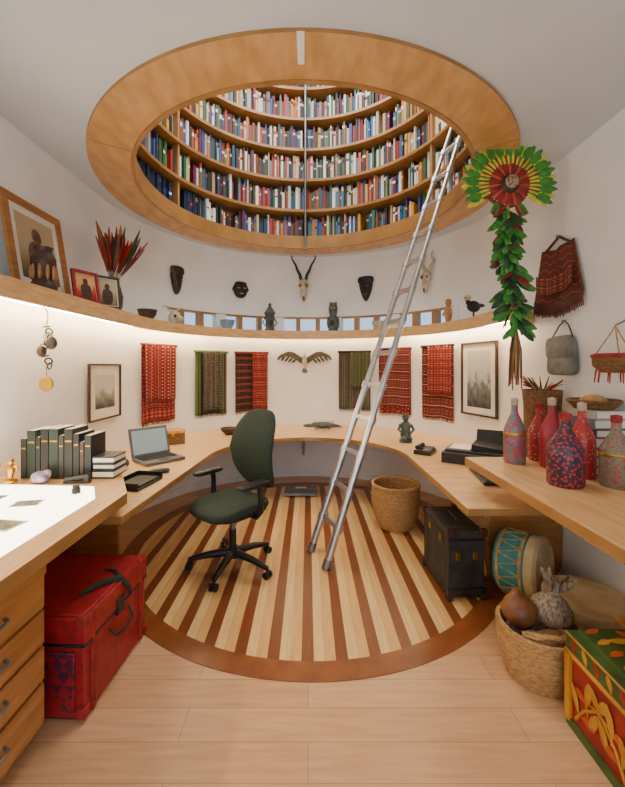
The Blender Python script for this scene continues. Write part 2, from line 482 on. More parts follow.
uslab(b, 1.62, RW-.001, .3, 2.96, SZ-.035, SZ, wallm, edgem, yr2=3.26)
uslab(b, 1.595, 1.625, .3, 2.95, SZ-.105, SZ+.008, maple, maple)
b.prism([(1.596, 2.945), (1.596, 2.97), (1.949, 3.27), (1.949, 3.24)], SZ-.105, SZ+.008, maple)
b.done()
ledm = emis('warm_led', '#ffe2b2', 58); ledd = emis('warm_led_dim', '#ffe2b2', 22)
b = B('strip_light')
b.box((-1.85, 2.2, SZ-.05), (.03, 2.6, .02), ledm); b.box((1.86, 3.42, SZ-.05), (.03, .2, .02), ledm); b.T = C0
b.ann(1.84, 1.87, SZ-.06, SZ-.04, -90, -45, ledm, 20); b.ann(1.84, 1.87, SZ-.06, SZ-.04, 45, 90, ledm, 20)
b.ann(1.84, 1.87, SZ-.06, SZ-.04, -45, 45, ledd, 40)
b.done()

# ------------------------------------------------------------------ desks
b = B('curved_desk')
uslab(b, .95, RW-.001, 2.12, 2.24, .705, .75, mapleT, edgem, .1)
for a in (-48, -2, 45):
    T_ = WP(a, 0, RW); b.T = T_
    prof = [(-.005, .705), (-.62, .705), (-.62, .66), (-.35, .60), (-.12, .45), (-.05, .35), (-.005, .30)]
    vs = [(-.02, y, z) for y, z in prof]+[(.02, y, z) for y, z in prof]; n = len(prof)
    b.add(vs, [tuple(range(n)), tuple(range(n, 2*n))]+[(i, (i+1) % n, n+(i+1) % n, n+i) for i in range(n)], maple)
b.T = Matrix.Identity(4)
b.box((1.66, 2.88, .352), (.56, .03, .704), cabm); b.box((-1.66, 2.75, .352), (.56, .03, .704), cabm)
b.done(bevel=.004)

lt = emis('light_table_glow', '#fff3da', 7)
b = B('light_table')
P = [(-1.0, .5), (-1.0, 2.08), (-1.24, 2.5), (-1.949, 2.6), (-1.949, .5)]
b.prism(P, .84, .90, mapleY, edgem)
b.prism([(-1.12, .55), (-1.12, 1.98), (-1.24, 2.18), (-1.88, 2.22), (-1.88, .55)], .898, .903, lt, steel)
b.done(bevel=.003)
b = B('drawer_cabinet')
b.box((-1.53, 1.05, .46), (.82, 1.08, .755), cabm)
b.box((-1.108, 1.05, .78), (.02, 1.06, .10), cabm)
for z in (.665, .515, .365, .2):
    b.box((-1.111, 1.05, z), (.022, 1.04, .135 if z > .3 else .16), cabm)
    for y in (.8, 1.3):
        b.tube([(-1.10, y-.06, z+.02), (-1.075, y-.05, z+.02), (-1.07, y, z+.018), (-1.075, y+.05, z+.02), (-1.10, y+.06, z+.02)], .007, steel)
for x in (-1.2, -1.86):
    for y in (.6, 1.5):
        b.cyl((x-.012, y, .035), (x+.012, y, .035), .035, black, n=18)
        b.cyl((x-.015, y, .035), (x+.015, y, .035), .015, steel)
        b.box((x, y, .07), (.05, .05, .03), steel)
b.done(bevel=.003)

b = B('wall_counter')
P = [(1.12, .5), (1.12, 2.69), (1.949, 2.69), (1.949, .5)]
b.prism(P, .895, .95, mapleY, edgem)
b.box((1.935, 1.6, .84), (.025, 2.1, .11), maple)
for y in (.7, 2.62):
    b.prism([(1.949, .895), (1.25, .895), (1.25, .86), (1.80, .77), (1.949, .76)], y-.015, y+.015, cabm, R=Matrix(((1, 0, 0, 0), (0, 0, 1, 0), (0, 1, 0, 0), (0, 0, 0, 1))))
b.done(bevel=.004)

# ------------------------------------------------------------------ telescoping ladder
b = B('ladder')
A = Vector((.085, 3.10, .02)); Z = Vector((1.47, 3.66, 3.98))
ax = (Z-A).normalized(); hd = Vector((-.37, .93, 0)).normalized()
NR = 13; W0, W1 = .155, .095
Rl = Matrix((hd, ax.cross(hd), ax)).transposed().to_4x4()
for s_ in (-1, 1):
    p = A+hd*W0*s_; q = Z+hd*W1*s_
    for i in range(NR+1):
        r = .031-.0125*i/NR; c0 = p.lerp(q, i/(NR+1)); c1 = p.lerp(q, (i+1)/(NR+1)); b.cyl(c0, c1, r, alum)
        if i: b.cyl(c0-ax*.03, c0+ax*.022, r+.010, alum)
    b.cyl(p-ax*.015, p+ax*.06, .035, steel)
for i in range(1, NR+1):
    t = i/(NR+1)
    c = A.lerp(Z, t); b.box(tuple(c), (2*(W0+(W1-W0)*t)-.02, .034, .032), alum, R=Rl)
for s_ in (-1, 1):
    q = Z+hd*W1*s_
    b.tube([q-ax*.05, q+ax*.03, q+Vector((.04, .01, .05)), q+Vector((.06, .015, .03))], .012, alum)
b.done()

# ------------------------------------------------------------------ office chair
b = B('office_chair', Tr(-.60, 3.0, 0) @ Rz(rad(-40)))
for i in range(5):
    a = rad(72*i+10); d = Vector((cos(a), sin(a), 0))
    b.tube([d*.03+Vector((0, 0, .12)), d*.2+Vector((0, 0, .105)), d*.34+Vector((0, 0, .075))], [.032, .026, .018], black, 10)
    c = d*.34; s_ = Vector((-d.y, d.x, 0))
    for k in (-1, 1): b.cyl(c+s_*.008*k+Vector((0, 0, .028)), c+s_*.028*k+Vector((0, 0, .028)), .028, black)
    b.cyl(c+Vector((0, 0, .04)), c+Vector((0, 0, .085)), .01, black)
b.cyl((0, 0, .08), (0, 0, .16), .045, black); b.cyl((0, 0, .15), (0, 0, .30), .028, black); b.cyl((0, 0, .28), (0, 0, .44), .018, steel)
b.box((0, .02, .445), (.2, .26, .05), black)
b.sq((0, -.03, .50), (.255, .27, .05), green, .6, .55, 32, f=lambda x, y, z: (x, y, z-.10*max(0, -y-.1)+.05*x*x*4))
b.sq((0, -.02, .475), (.24, .25, .03), black, .5, .55, 28)
def backf(x, y, z):
    w = 1-.24*max(0, z/.33)**2-.14*max(0, -z/.33)
    return (x*w, y-.35*x*x-.06*cos(z*7)+.10*max(0, z), z)
b.sq((0, .26, .90), (.26, .04, .325), green, .5, .9, 36, f=backf)
b.sq((0, .285, .87), (.22, .03, .27), black, .5, .9, 28, f=backf)
b.tube([(0, .10, .44), (0, .24, .43), (0, .30, .50), (0, .285, .75)], [.03, .03, .03, .02], black, 10)
for k in (-1, 1):
    b.tube([(.12*k, .03, .44), (.25*k, .03, .45), (.295*k, .03, .50), (.295*k, .03, .64), (.29*k, .02, .70)], [.018, .02, .022, .02, .02], black, 10)
    b.sq((.285*k, -.03, .715), (.045, .14, .018), black, .5, .6, 20)
b.done()

# ------------------------------------------------------------------ red trunk
redt = checker('red_lacquer', '#9c1a20', '#8a181f', '#a42026', 16)
redp = checker('red_blue_pattern', '#961a24', '#4c2238', '#981c25', 24)
b = B('storage_trunk', Tr(-1.25, 1.98, 0) @ Rz(rad(-3)))
b.box((0, 0, .18), (.52, .56, .33), redt); b.box((0, -.285, .18), (.44, .012, .27), redp)
b.box((0, 0, .41), (.535, .575, .115), redt); b.box((0, 0, .345), (.54, .58, .012), black)
b.box((0, 0, .47), (.50, .54, .012), redt)
for y in (-.22, .22):
    b.box((0, y, .242), (.542, .025, .462), redm)
b.box((.268, 0, .355), (.02, .07, .08), black)
for y in (-.27, .27):
    for z in (.04, .45): b.box((.25, y, z), (.04, .04, .045), redm)
b.tube([(.265, -.09, .29), (.295, -.08, .25), (.30, 0, .235), (.295, .08, .25), (.265, .09, .29)], .007, black)
b.tube([(.14, -.14, .483), (.2, -.05, .495), (.25, .02, .48), (.285, .05, .42), (.28, .08, .36)], [.008, .014, .016, .012, .006], green)
b.tube([(.25, .02, .48), (.20, .08, .485), (.12, .1, .48)], [.014, .01, .004], green)
b.box((0, 0, .006), (.50, .54, .012), black)
b.done(bevel=.006)

# ------------------------------------------------------------------ carved chest
yel = M('ochre_paint', '#c8922c', '#a87020', rough=.5); crim = M('crimson_paint', '#9c2418', '#7c1a14', rough=.5, scale=12); grn = M('green_paint', '#46602a', '#34491e', rough=.5, scale=12)
oran = M('orange_paint', '#c85a24', '#a8401c', rough=.5)
b = B('painted_chest', Tr(1.42, 1.38, 0))
b.box((0, 0, .18), (.50, .60, .30), crim); b.box((0, 0, .37), (.52, .62, .09), grn); b.box((0, 0, .425), (.46, .56, .03), grn)
b.box((0, 0, .33), (.53, .63, .018), yel); b.box((0, 0, .02), (.52, .62, .04), grn)
b.box((0, 0, .408), (.525, .625, .010), yel)
for x in (-.25, .25):
    for y in (-.3, .3): b.box((x, y, .18), (.03, .03, .3), yel)
for side in (-1, 1):      # long sides, leaf scrolls
    xf = .2515*side
    for y0, sg in ((-.26, 1), (.26, -1), (0, 1), (0, -1)):
        b.tube([(xf, y0, .06), (xf, y0+.05*sg, .14), (xf, y0+.12*sg, .20), (xf, y0+.20*sg, .19), (xf, y0+.19*sg, .13)], [.008, .007, .006, .005, .003], yel, 6)
        for dy, z, ay, az, L in ((.03, .10, 1, .2, .09), (.06, .16, .2, 1, .12), (.12, .20, .7, .9, .10), (.13, .19, .5, -1, .10), (.02, .10, -.4, 1, .12), (.20, .18, 1, .4, .06)):
            b.feather((xf+.002*side, y0+dy*sg, z), (0, ay*sg, az), L, .04, yel if L > .09 else oran, nrm=(side, 0, 0), curl=.03)
for y0 in (-.2, 0, .2):   # lid
    for i in range(8):
        a = rad(45*i); b.feather((.0, y0, .442), (cos(a), sin(a)*.7, 0), .10 if i % 2 else .16, .035, (yel, crim, yel, oran)[i % 4], nrm=(0, 0, 1), curl=.02)
for side in (-1, 1):
    for i in range(9):
        b.feather((.2615*side, -.27+.065*i, .345), (0, .35, 1), .06, .03, yel if i % 2 else crim, nrm=(side, 0, 0), curl=.02)
        b.feather((side*.215, -.27+.065*i, .442), (-side, .3, 0), .07, .03, yel if i % 2 else oran, nrm=(0, 0, 1), curl=.02)
for i in range(7): b.feather((-.2+.065*i, -.302, .06), (.2, 0, 1), .2, .05, yel if i % 2 else oran, nrm=(0, -1, 0), curl=.02)
b.done(bevel=.004)

# ------------------------------------------------------------------ suitcase, waste basket
b = B('suitcase', Tr(1.07, 2.80, 0) @ Rz(rad(3)))
b.box((0, 0, .245), (.25, .46, .45), vint)
for z in (.08, .41): b.box((0, 0, z), (.256, .466, .02), black)
for y in (-.15, .15): b.box((0, y, .245), (.258, .025, .456), vint)
for y in (-.23, .23):
    for z in (.03, .46):
        for x in (-.12, .12): b.box((x, y, z), (.04, .04, .05), dkwood)
b.tube([(0, -.07, .47), (0, -.06, .50), (0, .06, .50), (0, .07, .47)], .01, black)
b.box((-.06, -.235, .3), (.03, .01, .05), gold); b.box((.06, -.235, .3), (.03, .01, .05), gold)
b.box((-.129, -.1, .38), (.006, .03, .05), gold); b.box((-.129, .1, .38), (.006, .03, .05), gold)
for x in (-.1, .1):
    for y in (-.2, .2): b.box((x, y, .012), (.03, .03, .024), black)
b.done(bevel=.01)

def coil(b, prof, m, n=36, at=(0, 0, 0), steps=34, amp=.004, th=.01):
    P = []
    L = len(prof)-1
    for i in range(steps+1):
        t = i/steps*L; k = min(int(t), L-1); f = t-k
        r = prof[k][0]*(1-f)+prof[k+1][0]*f; z = prof[k][1]*(1-f)+prof[k+1][1]*f
        P.append((r+(amp if i % 2 else 0), z))
    inn = [(r-th, z) for r, z in P[::-1]]
    inn[-1] = (inn[-1][0], inn[-1][1]+.012)
    b.lathe([(0, P[0][1])]+P+inn+[(0, inn[-1][1])], m, n, at)
b = B('wicker_wastebasket'); coil(b, [(.16, 0), (.215, .12), (.235, .25), (.235, .34), (.225, .41)], wick, at=(.875, 3.76, .004))
b.lathe([(.215, .40), (.238, .40), (.242, .415), (.238, .43), (.215, .43), (.21, .415), (.215, .40)], wick, 36, (.875, 3.76, .004)); b.done()

hide = M('drum_hide', '#cdbb94', '#a8946a', rough=.7, scale=7)
turq = M('turquoise_paint', '#2f8f92', '#247478', rough=.6)
b = B('hand_drum', Tr(1.48, 2.60, .235) @ Rz(rad(42)) @ Rx(rad(-4)))
Rl = Rx(rad(90))
b.lathe([(0, .14), (.19, .14), (.197, .125), (.205, .1), (.205, -.1), (.197, -.12), (0, -.12)], turq, 40, R=Rl)
b.lathe([(0, .145), (.192, .142), (.21, .125), (.212, .075), (.208, .073)], hide, 40, R=Rl)
b.lathe([(.209, .06), (.216, .05), (.209, .04)], rope, 40, R=Rl); b.lathe([(.209, -.08), (.216, -.09), (.209, -.1)], rope, 40, R=Rl)
for i in range(16):
    a = 2*pi*i/16; a2 = a+pi/16; a3 = a+pi/8
    p = lambda t, y: (.212*cos(t), y, .212*sin(t))
    b.tube([p(a, -.05), p(a2, .09)], .004, rope, 6); b.tube([p(a2, .09), p(a3, -.05)], .004, rope, 6)
b.done()
b = B('floor_drum', Tr(1.62, 2.18, .004))
b.lathe([(0, 0), (.17, 0), (.20, .02), (.215, .12), (.222, .2), (.222, .24)], wickd, 40)
b.lathe([(.224, .17), (.228, .19), (.228, .25), (.222, .262), (.2, .264), (0, .262)], hide, 40)
b.lathe([(.226, .15), (.237, .165), (.226, .18)], rope, 40)
for i in range(18):
    a = 2*pi*i/18; a2 = a+pi/18
    b.tube([(.222*cos(a), .222*sin(a), .17), (.213*cos(a2), .213*sin(a2), .03)], .005, rope, 6)
b.done()

b = B('gourd_basket', Tr(1.20, 1.955, 0))
coil(b, [(.15, 0), (.18, .08), (.195, .16), (.19, .25)], wick, steps=24)
b.lathe([(.18, .24), (.2, .24), (.205, .255), (.2, .27), (.18, .27), (.175, .255), (.18, .24)], wick, 36)
gm = M('gourd_skin', '#8c5a30', '#5a3218', rough=.45, scale=12)
gm3 = M('dried_husk', '#a8967c', '#5c4c40', rough=.8, scale=20, stretch=(4, 4, 1))
gourd = [(0, -.085), (.05, -.078), (.085, -.03), (.088, .01), (.06, .05), (.032, .07), (.02, .09), (0, .095)]
b.lathe(gourd, gm, 24, (-.085, .03, .32), Rx(rad(-8)) @ Ry(rad(-10)))
b.lathe([(0, -.08), (.06, -.07), (.1, -.02), (.098, .02), (.06, .065), (.02, .09), (.012, .15), (0, .152)], gm3, 24, (.08, .02, .32), Ry(rad(12)))
for i in range(9):
    a = rad(i*40); b.feather((.10, .02, .40), (cos(a)*.7+.2, sin(a)*.7, .9), .13, .03, gm3, nrm=(sin(a), -cos(a), .3), curl=.3)
b.tube([(-.13, -.08, .26), (-.06, -.12, .27), (.04, -.13, .265), (.12, -.09, .27)], [.016, .02, .02, .014], wick)
b.sq((0, -.10, .245), (.11, .06, .04), wickd, R=Rz(.3)); b.sq((.08, -.08, .245), (.06, .05, .035), gm3); b.sq((-.08, -.08, .235), (.05, .045, .04), gm3)
b.sq((0, .05, .16), (.15, .13, .08), gm3); b.done()

b = B('bathroom_scale', Tr(-.09, 4.72, .004)); b.box((0, 0, .03), (.40, .30, .03), steel); b.box((0, .08, .046), (.14, .06, .004), white)
for x in (-.15, .15):
    for y in (-.1, .1): b.box((x, y, .0075), (.04, .04, .015), black)
b.done(bevel=.006)

# ------------------------------------------------------------------ textiles
DK = '#1c1a1a'
redA = woven('red_diamond_weave', [(0, '#3a1214'), (.25, '#7c1f1e'), (.5, '#942c28'), (.72, '#c89878'), (.8, '#5c1618')], 8, 20, [(0, '#7c1f1e'), (.08, DK), (.14, '#98302a'), (.24, '#3a1416')], 6, 1, mhi=.3)
redB = woven('red_ikat', [(0, '#902a26'), (.35, '#561416'), (.6, '#86261f'), (.85, '#d0ac88')], 6, 16, [(0, '#4c1012'), (.1, '#98322a'), (.2, '#d8b090'), (.22, '#6c1a1a')], 5, 0, mhi=.28)
olive = woven('olive_black_weave', [(0, '#141512'), (.6, '#2a2c22'), (.9, '#5c6048')], 12, 28, [(0, '#4c6a38'), (.10, '#20241c'), (.13, '#7c3428'), (.16, '#34602c')], 1.2, 0, mhi=.22)
blkw = woven('black_white_weave', [(0, '#d0c8b0'), (.2, '#1a1918'), (.6, '#2a2624'), (.85, '#a89878')], 16, 36, [(0, DK), (.1, '#7c5a3c'), (.15, DK)], 4, 0, mhi=.25)
blkr = woven('black_red_weave', [(0, '#1c1818'), (.5, '#241c1c'), (.8, '#7a2a26')], 12, 30, [(0, '#7c2a26'), (.12, '#1c1818'), (.2, '#98483a'), (.28, '#3a1a1a')], 9, 1, mhi=.4)
marn = woven('maroon_weave', [(0, '#c89878'), (.14, '#6c2420'), (.45, '#4c1a1a'), (.75, '#86362c')], 11, 26, [(0, '#2c1414'), (.12, '#904434'), (.2, '#c8a080'), (.24, '#4c1a1a')], 7, 1, mhi=.35)
grnb = woven('green_brown_weave', [(0, '#6c7a54'), (.3, '#2c3224'), (.7, '#5a4a34')], 10, 24, [(0, '#3c4a30'), (.2, '#7c6a44')], 5, 0, mhi=.3)
fr_red = M('fringe_red', '#7c1f1c'); fr_dk = M('fringe_dark', '#2a2420')
def textile(th, z0, z1, wd, mb, mf=None, fr=fr_red, split=.4, skew=0, drop=.33, fr2=None):
    b = B('woven_textile', C0); ph = random.random()*6
    def sheet(r, a0, a1, za, zb, m, fr, amp=.007):
        def f(u, v):
            a = rad(a0+(a1-a0)*u); rr = r+amp*sin(u*17+ph+v*1.5)*(1-.6*v)+.004*sin(u*41+ph)
            return (rr*sin(a), rr*cos(a), za+(zb-za)*v+.006*sin(u*9+ph)*(1-v))
        b.grid(f, 30, 16, m)
        for i in range(26):
            u = (i+.5)/26; x, y, z = f(u, 0); b.cyl((x, y, z+.004), (x*1.001, y*1.001, z-.03), .003, fr, .0015, 5)
    sheet(1.926, th-wd/2, th+wd/2, z0, z1, mb, fr)
    if mf:
        sheet(1.902, th-wd*split, th+wd/2*.96+skew, z0+(z1-z0)*drop, z1+.004, mf, fr2 or fr)
    a0, a1 = rad(th-wd/2-.3), rad(th+wd/2+.3)
    b.tube([(1.915*sin(a0+(a1-a0)*i/6), 1.915*cos(a0+(a1-a0)*i/6), z1) for i in range(7)], .016, mb, 8)
    for a in (a0+.05, a1-.05): b.cyl((1.915*sin(a), 1.915*cos(a), z1), (1.948*sin(a), 1.948*cos(a), z1), .008, gold)
    b.done(solid=.004)
textile(-64.5, .955, 1.84, 15, redA, redB, split=.45, drop=.28)
textile(-41.8, .965, 1.785, 13.6, olive, blkw, fr_dk, split=.28, skew=-1.6, drop=.06)
textile(-24.4, .965, 1.785, 14, blkr, redA, fr_dk, split=-.02, drop=.04, fr2=fr_red)
textile(20.1, .99, 1.80, 13.6, blkw, grnb, fr_dk, split=.1, drop=.38)
textile(37.5, .96, 1.83, 13.4, redB, marn, split=.5, drop=.12)
textile(55.8, .96, 1.845, 13.6, marn, redA, split=.3, drop=.35)

# ------------------------------------------------------------------ pictures
def land(name, cs, sc=3):
    m, nt, p = newmat(name)
    tc = N(nt, 'ShaderNodeTexCoord'); nz = N(nt, 'ShaderNodeTexNoise'); nz.inputs['Scale'].default_value = sc; nz.inputs['Detail'].default_value = 8
    nt.links.new(tc.outputs['UV'], nz.inputs['Vector'])
    sp = N(nt, 'ShaderNodeSeparateXYZ'); nt.links.new(tc.outputs['UV'], sp.inputs[0])
    ma = N(nt, 'ShaderNodeMath', operation='MULTIPLY_ADD'); ma.inputs[1].default_value = .9
    nt.links.new(nz.outputs[0], ma.inputs[0]); nt.links.new(sp.outputs[1], ma.inputs[2])
    cr = N(nt, 'ShaderNodeValToRGB'); el = cr.color_ramp.elements
    el[0].position = .45; el[0].color = C(cs[0]); el[1].position = 1.0; el[1].color = C(cs[2]); e = el.new(.8); e.color = C(cs[1])
    nt.links.new(ma.outputs[0], cr.inputs[0]); nt.links.new(cr.outputs[0], p.inputs['Base Color']); p.inputs['Roughness'].default_value = .3
    return m
def picture(name, T, w, h, fm, img, fw=.025, matw=.06, fig=None):
    b = B(name, T)
    for x in (-1, 1): b.box((x*(w/2-fw/2), -.012, h/2), (fw, .024, h), fm)
    for z in (fw/2, h-fw/2): b.box((0, -.012, z), (w-2*fw, .024, fw), fm)
    b.box((0, -.005, h/2), (w-2*fw+.004, .008, h-2*fw+.004), paper)
    iw, ih = w/2-fw-matw, h/2-fw-matw
    b.grid(lambda u, v: (-iw+2*iw*u, -.0105, h/2-ih+2*ih*v), 1, 1, img)
    if fig:
        b.sq((0, -.0115, h/2-ih*.35), (iw*.55, .002, ih*.6), fig, .7, 1); b.sq((0, -.012, h/2+ih*.42), (iw*.26, .002, ih*.26), fig)
    b.done()
greyimg = land('grey_landscape_print', ['#3c3c3a', '#8c8a84', '#c9c6bd'])
greyimg2 = land('tower_print', ['#2c3034', '#6c7072', '#c2c4c2'], 6)
sepia = land('sepia_portrait', ['#5c4a34', '#a08a68', '#b8a684'], 2)
figm = M('portrait_figure', '#7c6244', '#4c3826', scale=20)
picture('framed_print', WP(-89.3, 1.10, 1.925), .54, .52, dkwood, greyimg, .015, .09)
picture('framed_print', WP(74, 1.06, 1.925), .54, .80, dkwood, greyimg2, .02, .07)
picture('framed_portrait', Tr(-1.825, 2.60, SZ+.008) @ Rz(rad(90)) @ Rx(rad(-9)), .56, .64, cabm, sepia, .05, .05, figm)
picture('photo_frame', Tr(-1.68, 2.86, SZ+.008) @ Rz(rad(62)) @ Rx(rad(-12)), .20, .25, redm, land('red_photo', ['#7a1c14', '#c8402c', '#e0a060']), .02, .005, dkwood)
picture('photo_frame', Tr(-1.66, 3.12, SZ+.008) @ Rz(rad(48)) @ Rx(rad(-10)), .20, .27, dkwood, sepia, .015, .01, dkwood)

# ------------------------------------------------------------------ shelf objects
b = B('carved_stool', Tr(-1.675, 2.38, SZ+.008))
b.lathe([(0, 0), (.078, 0), (.078, .03), (.06, .05), (.055, .12), (.07, .16), (.07, .20), (.05, .23), (.045, .25), (.055, .27), (0, .27)], dkwood, 24)
for i in range(10):
    a = 2*pi*i/10; b.sq((.065*cos(a), .065*sin(a), .11), (.011, .011, .05), cabm, n=8)
b.done()
fth = [M('feather_red', '#b8301e', '#7c1a14'), M('feather_green', '#2f6a34', '#1d4424'), M('feather_brown', '#6a4028', '#3a2216'), M('feather_orange', '#c85c2c', '#983a1c')]
fgry = M('feather_grey', '#6c6a66', '#44403c')
b = B('feather_vase', Tr(-1.74, 3.34, SZ+.008))
b.lathe([(0, 0), (.06, 0), (.085, .05), (.09, .14), (.07, .22), (.05, .27), (.06, .30), (.055, .30), (.045, .27), (0, .25)], dkwood, 28)
for i in range(40):
    d = Vector((random.uniform(-.2, .52), random.uniform(-.6, .6), 1)).normalized(); L = random.uniform(.28, .44)
    p0 = Vector((0, 0, .22)); b.cyl(p0, p0+d*.2, .003, bone, n=5)
    b.feather(p0+d*.14, d, L, .062, (fth[0], fth[3], fth[1], fth[0], fth[2], fgry, fth[0])[i % 7], nrm=(-.6, -.8, 0), curl=random.uniform(-.1, .12))
b.done()
def skull(name, T, horns, hm, s=1.0):
    b = B(name, T @ Matrix.Scale(s, 4))
    b.sq((0, -.07, .06), (.055, .06, .06), bone); b.sq((0, -.09, -.03), (.042, .045, .10), bone, .8, .9)
    b.sq((0, -.10, -.12), (.027, .035, .06), bone, .7); b.sq((0, -.13, -.14), (.012, .012, .028), horn)
    for k in (-1, 1):
        b.sq((.042*k, -.115, .025), (.016, .016, .02), horn); b.sq((.05*k, -.10, .03), (.02, .03, .03), bone)
        b.tube([(x*k, y, z) for x, y, z in horns], [.02*(1-i/(len(horns)))+.003 for i in range(len(horns))], hm, 10)
    b.cyl((0, -.06, .02), (0, -.004, .02), .02, bone)
    b.done()
skull('antelope_skull', WP(-2, 2.72, RW), [(.03, -.06, .10), (.045, -.07, .17), (.08, -.05, .24), (.10, -.05, .30), (.15, -.06, .38), (.16, -.07, .44)], horn, 1.1)
skull('goat_skull', WP(52, 2.68, RW), [(.03, -.06, .10), (.06, -.06, .18), (.09, -.05, .22), (.06, -.06, .28), (.08, -.07, .34)], bone, 1.0)
bw = M('bird_wood', '#5c5040', '#3a3226', rough=.6, scale=14, stretch=(4, 1, 1))
b = B('carved_bird', WP(-1.5, 1.68, RW-.008))
for k in (-1, 1):
    top = [(.0, .02), (.08, .07), (.16, .12), (.24, .13), (.31, .10), (.38, .03)]
    low = [(.0, -.07), (.07, -.03), (.14, .02), (.21, .055), (.28, .06), (.375, .028)]
    vs = []
    for (x1, z1), (x2, z2) in zip(top, low):
        vs += [(x1*k, -.05, z1), (x2*k, -.05, z2), (x1*k, -.03, z1), (x2*k, -.03, z2)]
    fs = []
    for i in range(5):
        a = 4*i; fs += [(a, a+1, a+5, a+4), (a+2, a+3, a+7, a+6), (a, a+2, a+6, a+4), (a+1, a+3, a+7, a+5)]
    b.add(vs, fs, bw)
    for i in range(5): b.feather((.10*k+.055*i*k, -.055, .045+.014*i), (.5*k, 0, -.5-.05*i), .12, .035, bw, curl=.05)
b.sq((0, -.055, -.03), (.035, .03, .09), bone); b.sq((0, -.065, .05), (.022, .022, .03), bone); b.cyl((0, -.075, .07), (0, -.09, .12), .011, bone, .002)
for i in (-1, 0, 1): b.feather((0, -.055, -.09), (.35*i, 0, -1), .10, .035, bw)
b.cyl((0, -.05, 0), (0, .004, 0), .012, steel); b.done()
def mask(name, T, w, h, m, tip=.6, m2=None, kind=0):
    b = B(name, T)
    def f(x, y, z):
        t = (z/h+.5); k = (tip+(1-tip)*min(1, t*1.4))
        return (x*k, min(y, 0.012), z)
    b.sq((0, -.02, 0), (w/2, .06, h/2), m, .8, .9, 24, f=f)
    b.sq((0, -.085, -.02*h), (w*.06, .03, h*.14), m); b.sq((0, -.075, -.24*h), (w*.14, .015, h*.03), m2 or bone)
    for k in (-1, 1):
        b.sq((k*w*.19, -.072, h*.10), (w*.09, .014, h*.03), m2 or bone); b.sq((k*w*.19, -.072, h*.17), (w*.12, .016, h*.02), m)
    if kind == 1:
        for k in (-1, 1): b.sq((k*w*.46, -.025, h*.05), (w*.08, .016, h*.12), m)
        b.sq((0, -.035, h*.42), (w*.4, .03, h*.12), m)
    if kind == 2:
        b.sq((0, -.04, h*.36), (w*.55, .04, h*.16), m, .6)
    b.done()
mask('wooden_mask', WP(-56.6, 2.64, 1.944), .18, .34, dkwood, .4, black, 2)
mask('wooden_mask', WP(-29.1, 2.65, 1.944), .22, .22, blackl, .75, bone, 1)
mask('wooden_mask', WP(25, 2.68, 1.944), .21, .34, blackl, .4, redm, 2)
def onshelf(th, r=1.76): return Tr(CX+r*sin(rad(th)), CY+r*cos(rad(th)), SZ+.001) @ Rz(-rad(th))
stone = M('verdigris_stone', '#55605a', '#363f3b', rough=.7, scale=16, bump=.4)
def lantern(name, T, m, roof):
    b = B(name, T)
    b.lathe([(0, 0), (.07, 0), (.075, .03), (.055, .05), (.06, .16), (.065, .24), (.08, .26), (.05, .31), (.02, .35), (.025, .38), (0, .41)] if roof else
            [(0, 0), (.06, 0), (.07, .06), (.072, .17), (.05, .24), (.06, .28), (.064, .34), (.045, .40), (0, .42)], m, 20)
    for k in (-1, 1):
        if roof: b.tube([(.06*k, 0, .08), (.10*k, 0, .13), (.06*k, 0, .20)], .009, m)
        else:
            b.sq((.022*k, -.06, .33), (.014, .01, .014), gold, n=10); b.sq((.04*k, 0, .40), (.014, .012, .03), m, n=10); b.sq((.07*k, 0, .14), (.018, .04, .08), m, n=12)
    b.sq((0, -.062, .13), (.03, .02, .05), dkwood, n=12)
    b.done()
lantern('bronze_lantern', onshelf(-17.5), stone, True); lantern('owl_statue', onshelf(11.5), stone, False)
def bowl(name, T, r, h, m):
    b = B(name, T); b.lathe([(0, 0), (r*.45, 0), (r*.5, .01), (r*.85, h*.55), (r, h), (r*.94, h), (r*.78, h*.55), (r*.4, .02), (0, .018)], m, 28); b.done()
bowl('ceramic_bowl', onshelf(-37), .10, .13, M('glaze_blue', '#6a7c8c', '#8c9aa4', rough=.3)); bowl('ceramic_bowl', onshelf(33), .11, .12, bone); bowl('wooden_bowl', onshelf(-76, 1.74), .10, .12, dkwood)
b = B('animal_skull', onshelf(-62, 1.75)); b.sq((0, 0, .09), (.07, .08, .085), bone); b.sq((0, -.08, .055), (.04, .07, .05), bone)
for k in (-1, 1): b.sq((.045*k, -.06, .10), (.016, .02, .018), horn); b.tube([(.03*k, .02, .14), (.07*k, .03, .19), (.12*k, 0, .22)], [.014, .01, .003], bone)
b.done()
b = B('bird_figurine', Tr(1.70, 3.86, SZ+.001)); b.lathe([(0, 0), (.05, 0), (.045, .02), (.01, .03), (.01, .08), (0, .08)], dkwood, 16)
b.sq((0, 0, .14), (.09, .045, .06), black, R=Rz(.5)); b.sq((-.08, -.045, .22), (.035, .03, .035), bone); b.tube([(-.07, -.04, .16), (-.085, -.045, .21)], [.025, .02], black); b.cyl((-.10, -.06, .22), (-.15, -.09, .21), .01, gold, .002)
b.sq((.10, .06, .16), (.06, .025, .02), black, R=Rz(.5)); b.done()
b = B('carved_figurine', onshelf(65, 1.76)); b.lathe([(0, 0), (.05, 0), (.05, .02), (.03, .04), (.045, .12), (.04, .18), (.02, .2), (.035, .24), (.03, .28), (0, .3)], cabm, 16)
for k in (-1, 1): b.tube([(.04*k, 0, .17), (.065*k, -.02, .12), (.03*k, -.045, .10)], .01, cabm)
b.done()

